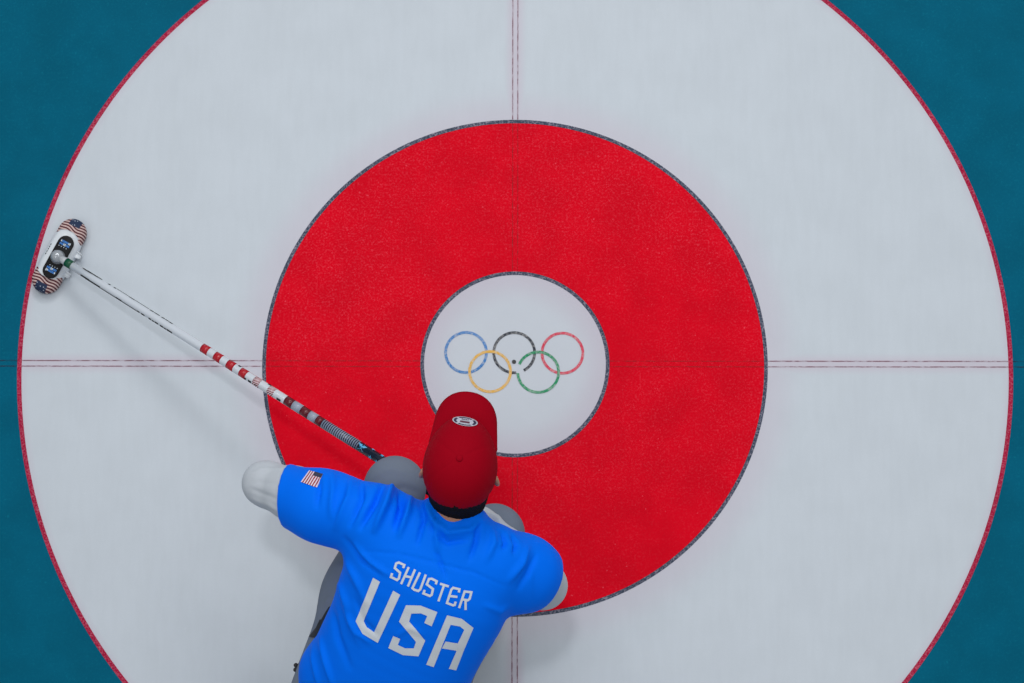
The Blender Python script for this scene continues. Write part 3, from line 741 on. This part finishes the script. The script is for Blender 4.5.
# --- shoes
M_shoe = mat('shoe_black', (.02, .02, .024), .5); M_sole = mat('sole_grey', (.12, .12, .13), .7)
for kn, an in ((LKN, LAN), (RKN, RAN)):
    ft = (kn - an) * np.array((1, 1, 0)); ft = ft / np.linalg.norm(ft); sd = np.array((-ft[1], ft[0], 0))
    F = Field(an - .22 * np.array((1, 1, 0)) - (0, 0, an[2]), an + .24 * np.array((1, 1, 0)) + (0, 0, .08), .005)
    b0 = an * np.array((1, 1, 0))
    F.chain([(b0 - ft * .055 + (0, 0, .055), .042), (b0 + ft * .03 + (0, 0, .062), .045), (b0 + ft * .11 + (0, 0, .047), .040), (b0 + ft * .155 + (0, 0, .042), .032)], .02)
    F.cone(b0 - ft * .02 + (0, 0, .06), b0 - ft * .015 + (0, 0, .125), .044, .046, .02); F.plane(b0 + (0, 0, .012), (0, 0, -1))
    V, Q = F.mesh(); sh = np_obj('shoe', V, Q, M_shoe, person)
    n = 28; vs_, fs = [], []
    for z in (.0, .014):
        for k in range(n):
            a = 2 * math.pi * k / n; vs_.append(b0 + ft * (.048 + .142 * math.cos(a)) + sd * math.sin(a) * (.044 + .004 * math.cos(a)) + np.array((0, 0, z)))
    for k in range(n): fs.append((k, (k + 1) % n, n + (k + 1) % n, n + k))
    fs += [tuple(range(n))[::-1], tuple(range(n, 2 * n))]
    mesh_obj('sole', vs_, fs, M_sole, sh)

# --- hair
M_hair = mat('hair_dark', (.008, .006, .005), .8, spec=.1); t = NT(M_hair); t.bump(t.noise(500, 3, .7), .8, .003)
HR = Field(Hc - .17, Hc + .17, .004)
HR.ell(H(0, -.012, .010), (.0735, .0880, .103), (HL, HF, HU), .0); HR.ell(H(0, -.052, -.048), (.062, .056, .062), (HL, HF, HU), .02)
HR.plane(H(0, .02, -.0), HF * .9 - HU * .45); HR.plane(H(0, -.07, -.100), -HU - HF * .15)
V, Q = HR.mesh(); V = relax(V, Q, 1); rs = np.random.RandomState(2)
hair = np_obj('hair', V + normals(V, Q) * (rs.rand(len(V), 1) - .5) * .0014, Q, M_hair, person)

# --- cap
M_cap = fabric('cap_red', (.30, .0006, .009), .75, 1500, .2, sheen=.12)
CR = (.0805, .0945, .100)
def crown_r(th):   # th measured from the front
    return 1.0
nt, npz = 96, 28; vs_, fs = [], []
def rim_phi(th):
    b = math.cos(th)                                     # 1 at the front, -1 at the back
    ph = math.radians(97 + 5 * max(0, -b))
    d = abs(math.atan2(math.sin(th - math.pi), math.cos(th - math.pi)))
    if d < .5: ph -= math.radians(15) * (1 - (d / .5) ** 2) ** .5
    return ph
def crown_pt(th, ph, g=1.0):
    seam = min(abs(((th + math.pi / 6) % (math.pi / 3)) - math.pi / 6), 9)
    g2 = g * (1 - .010 * math.exp(-(seam * math.sin(ph) / .035) ** 2) * min(1, math.sin(ph) * 2.5))
    f = math.cos(th) * math.sin(ph); l = math.sin(th) * math.sin(ph); u = math.cos(ph)
    uu = math.copysign(abs(u) ** .92, u)
    fr = CR[1] * (1.0 + .24 * max(0, f) ** .8)
    flat = 1 - .05 * max(0, f) * (1 - abs(u))
    return H(l * CR[0] * g2, f * fr * g2 * flat - .002, .022 + uu * CR[2] * g2)
for i in range(nt):
    th = 2 * math.pi * i / nt
    for j in range(1, npz + 1): vs_.append(crown_pt(th, rim_phi(th) * j / npz))
for j in range(npz, npz + 1):
    pass
top = len(vs_); vs_.append(crown_pt(0, 0.0001))
for i in range(nt):
    k = (i + 1) % nt
    fs.append((top, k * npz, i * npz))
    for j in range(npz - 1): fs.append((k * npz + j, k * npz + j + 1, i * npz + j + 1, i * npz + j))
cap = mesh_obj('cap', vs_, fs, M_cap, person)
sol = cap.modifiers.new('thickness', 'SOLIDIFY'); sol.thickness = .0022; sol.offset = -1
cap['label'] = 'red baseball cap'
ct = bvh(cap)
# brim
n_u, n_v = 40, 10; vs_, fs = [], []
for i in range(n_u + 1):
    th = math.radians(-78 + 156 * i / n_u)
    base = crown_pt(th, math.radians(94), .985)
    bl_ = np.array([(base - Hc) @ HL, (base - Hc) @ HF])
    a = th / math.radians(78)
    tgt = np.array([.0665 * math.copysign(min(1, abs(math.sin(a * math.pi / 2))) ** .92, a), .074 + .0960 * max(0, math.cos(a * math.pi / 2)) ** .62])
    for j in range(n_v + 1):
        s_ = j / n_v; p = bl_ * (1 - s_) + tgt * s_
        vs_.append(H(p[0], p[1], .017 - .020 * (p[0] / .066) ** 2 - .010 * s_ + .006 * math.sin(s_ * math.pi)))
for i in range(n_u):
    for j in range(n_v):
        q = i * (n_v + 1) + j; fs.append((q, q + 1, q + n_v + 2, q + n_v + 1))
brim = mesh_obj('brim', vs_, fs, M_cap, cap); brim.modifiers.new('thickness', 'SOLIDIFY').thickness = .003
bm = bmesh.new(); bmesh.ops.create_uvsphere(bm, u_segments=20, v_segments=12, radius=.0072); bmesh.ops.scale(bm, vec=(1, 1, .5), verts=bm.verts)
bmesh.ops.translate(bm, vec=H(0, -.002, .1225), verts=bm.verts); bm_obj('cap_button', bm, M_cap, cap)
# oval badge on the front panel
bcx, bcy, ba, bb, br = 465.0, 421.8, 12.6, 4.4, .16
def bp(r, a):
    x, y = ba * r * math.cos(a), bb * r * math.sin(a) * (1 if math.sin(a) > 0 else 1.0)
    return (bcx + x * math.cos(br) - y * math.sin(br), bcy + x * math.sin(br) + y * math.cos(br))
qs = []
for r0, r1, mi in ((.90, 1.0, 0), (.68, .90, 1), (.001, .68, 0)):
    for k in range(28):
        a0, a1 = 2 * math.pi * k / 28, 2 * math.pi * (k + 1) / 28
        m_ = mi
        if mi == 1 and k % 7 in (3,): m_ = 0
        qs.append((bp(r0, a0), bp(r1, a0), bp(r1, a1), bp(r0, a1), m_))
def bq(x0, x1, y0, y1, mi, lf):
    f = lambda x, y: (bcx + x * math.cos(br) - y * math.sin(br), bcy + x * math.sin(br) + y * math.cos(br))
    return (f(x0, y0), f(x1, y0), f(x1, y1), f(x0, y1), mi, lf)
qs += [bq(-4.8, 4.6, -.2, 1.6, 2, .0004)] + [bq(-3.6 + k * 1.5, -2.7 + k * 1.5, -2.2, -1.2, 1, .0004) for k in range(5)]
print_quads('cap_badge', qs, ct, None, cap, lift=.0012, step=2., mats=[mat('badge_white', lin((186, 190, 204)), .5), mat('badge_navy', lin((34, 34, 66)), .5), mat('badge_maroon', lin((96, 46, 66)), .5)])
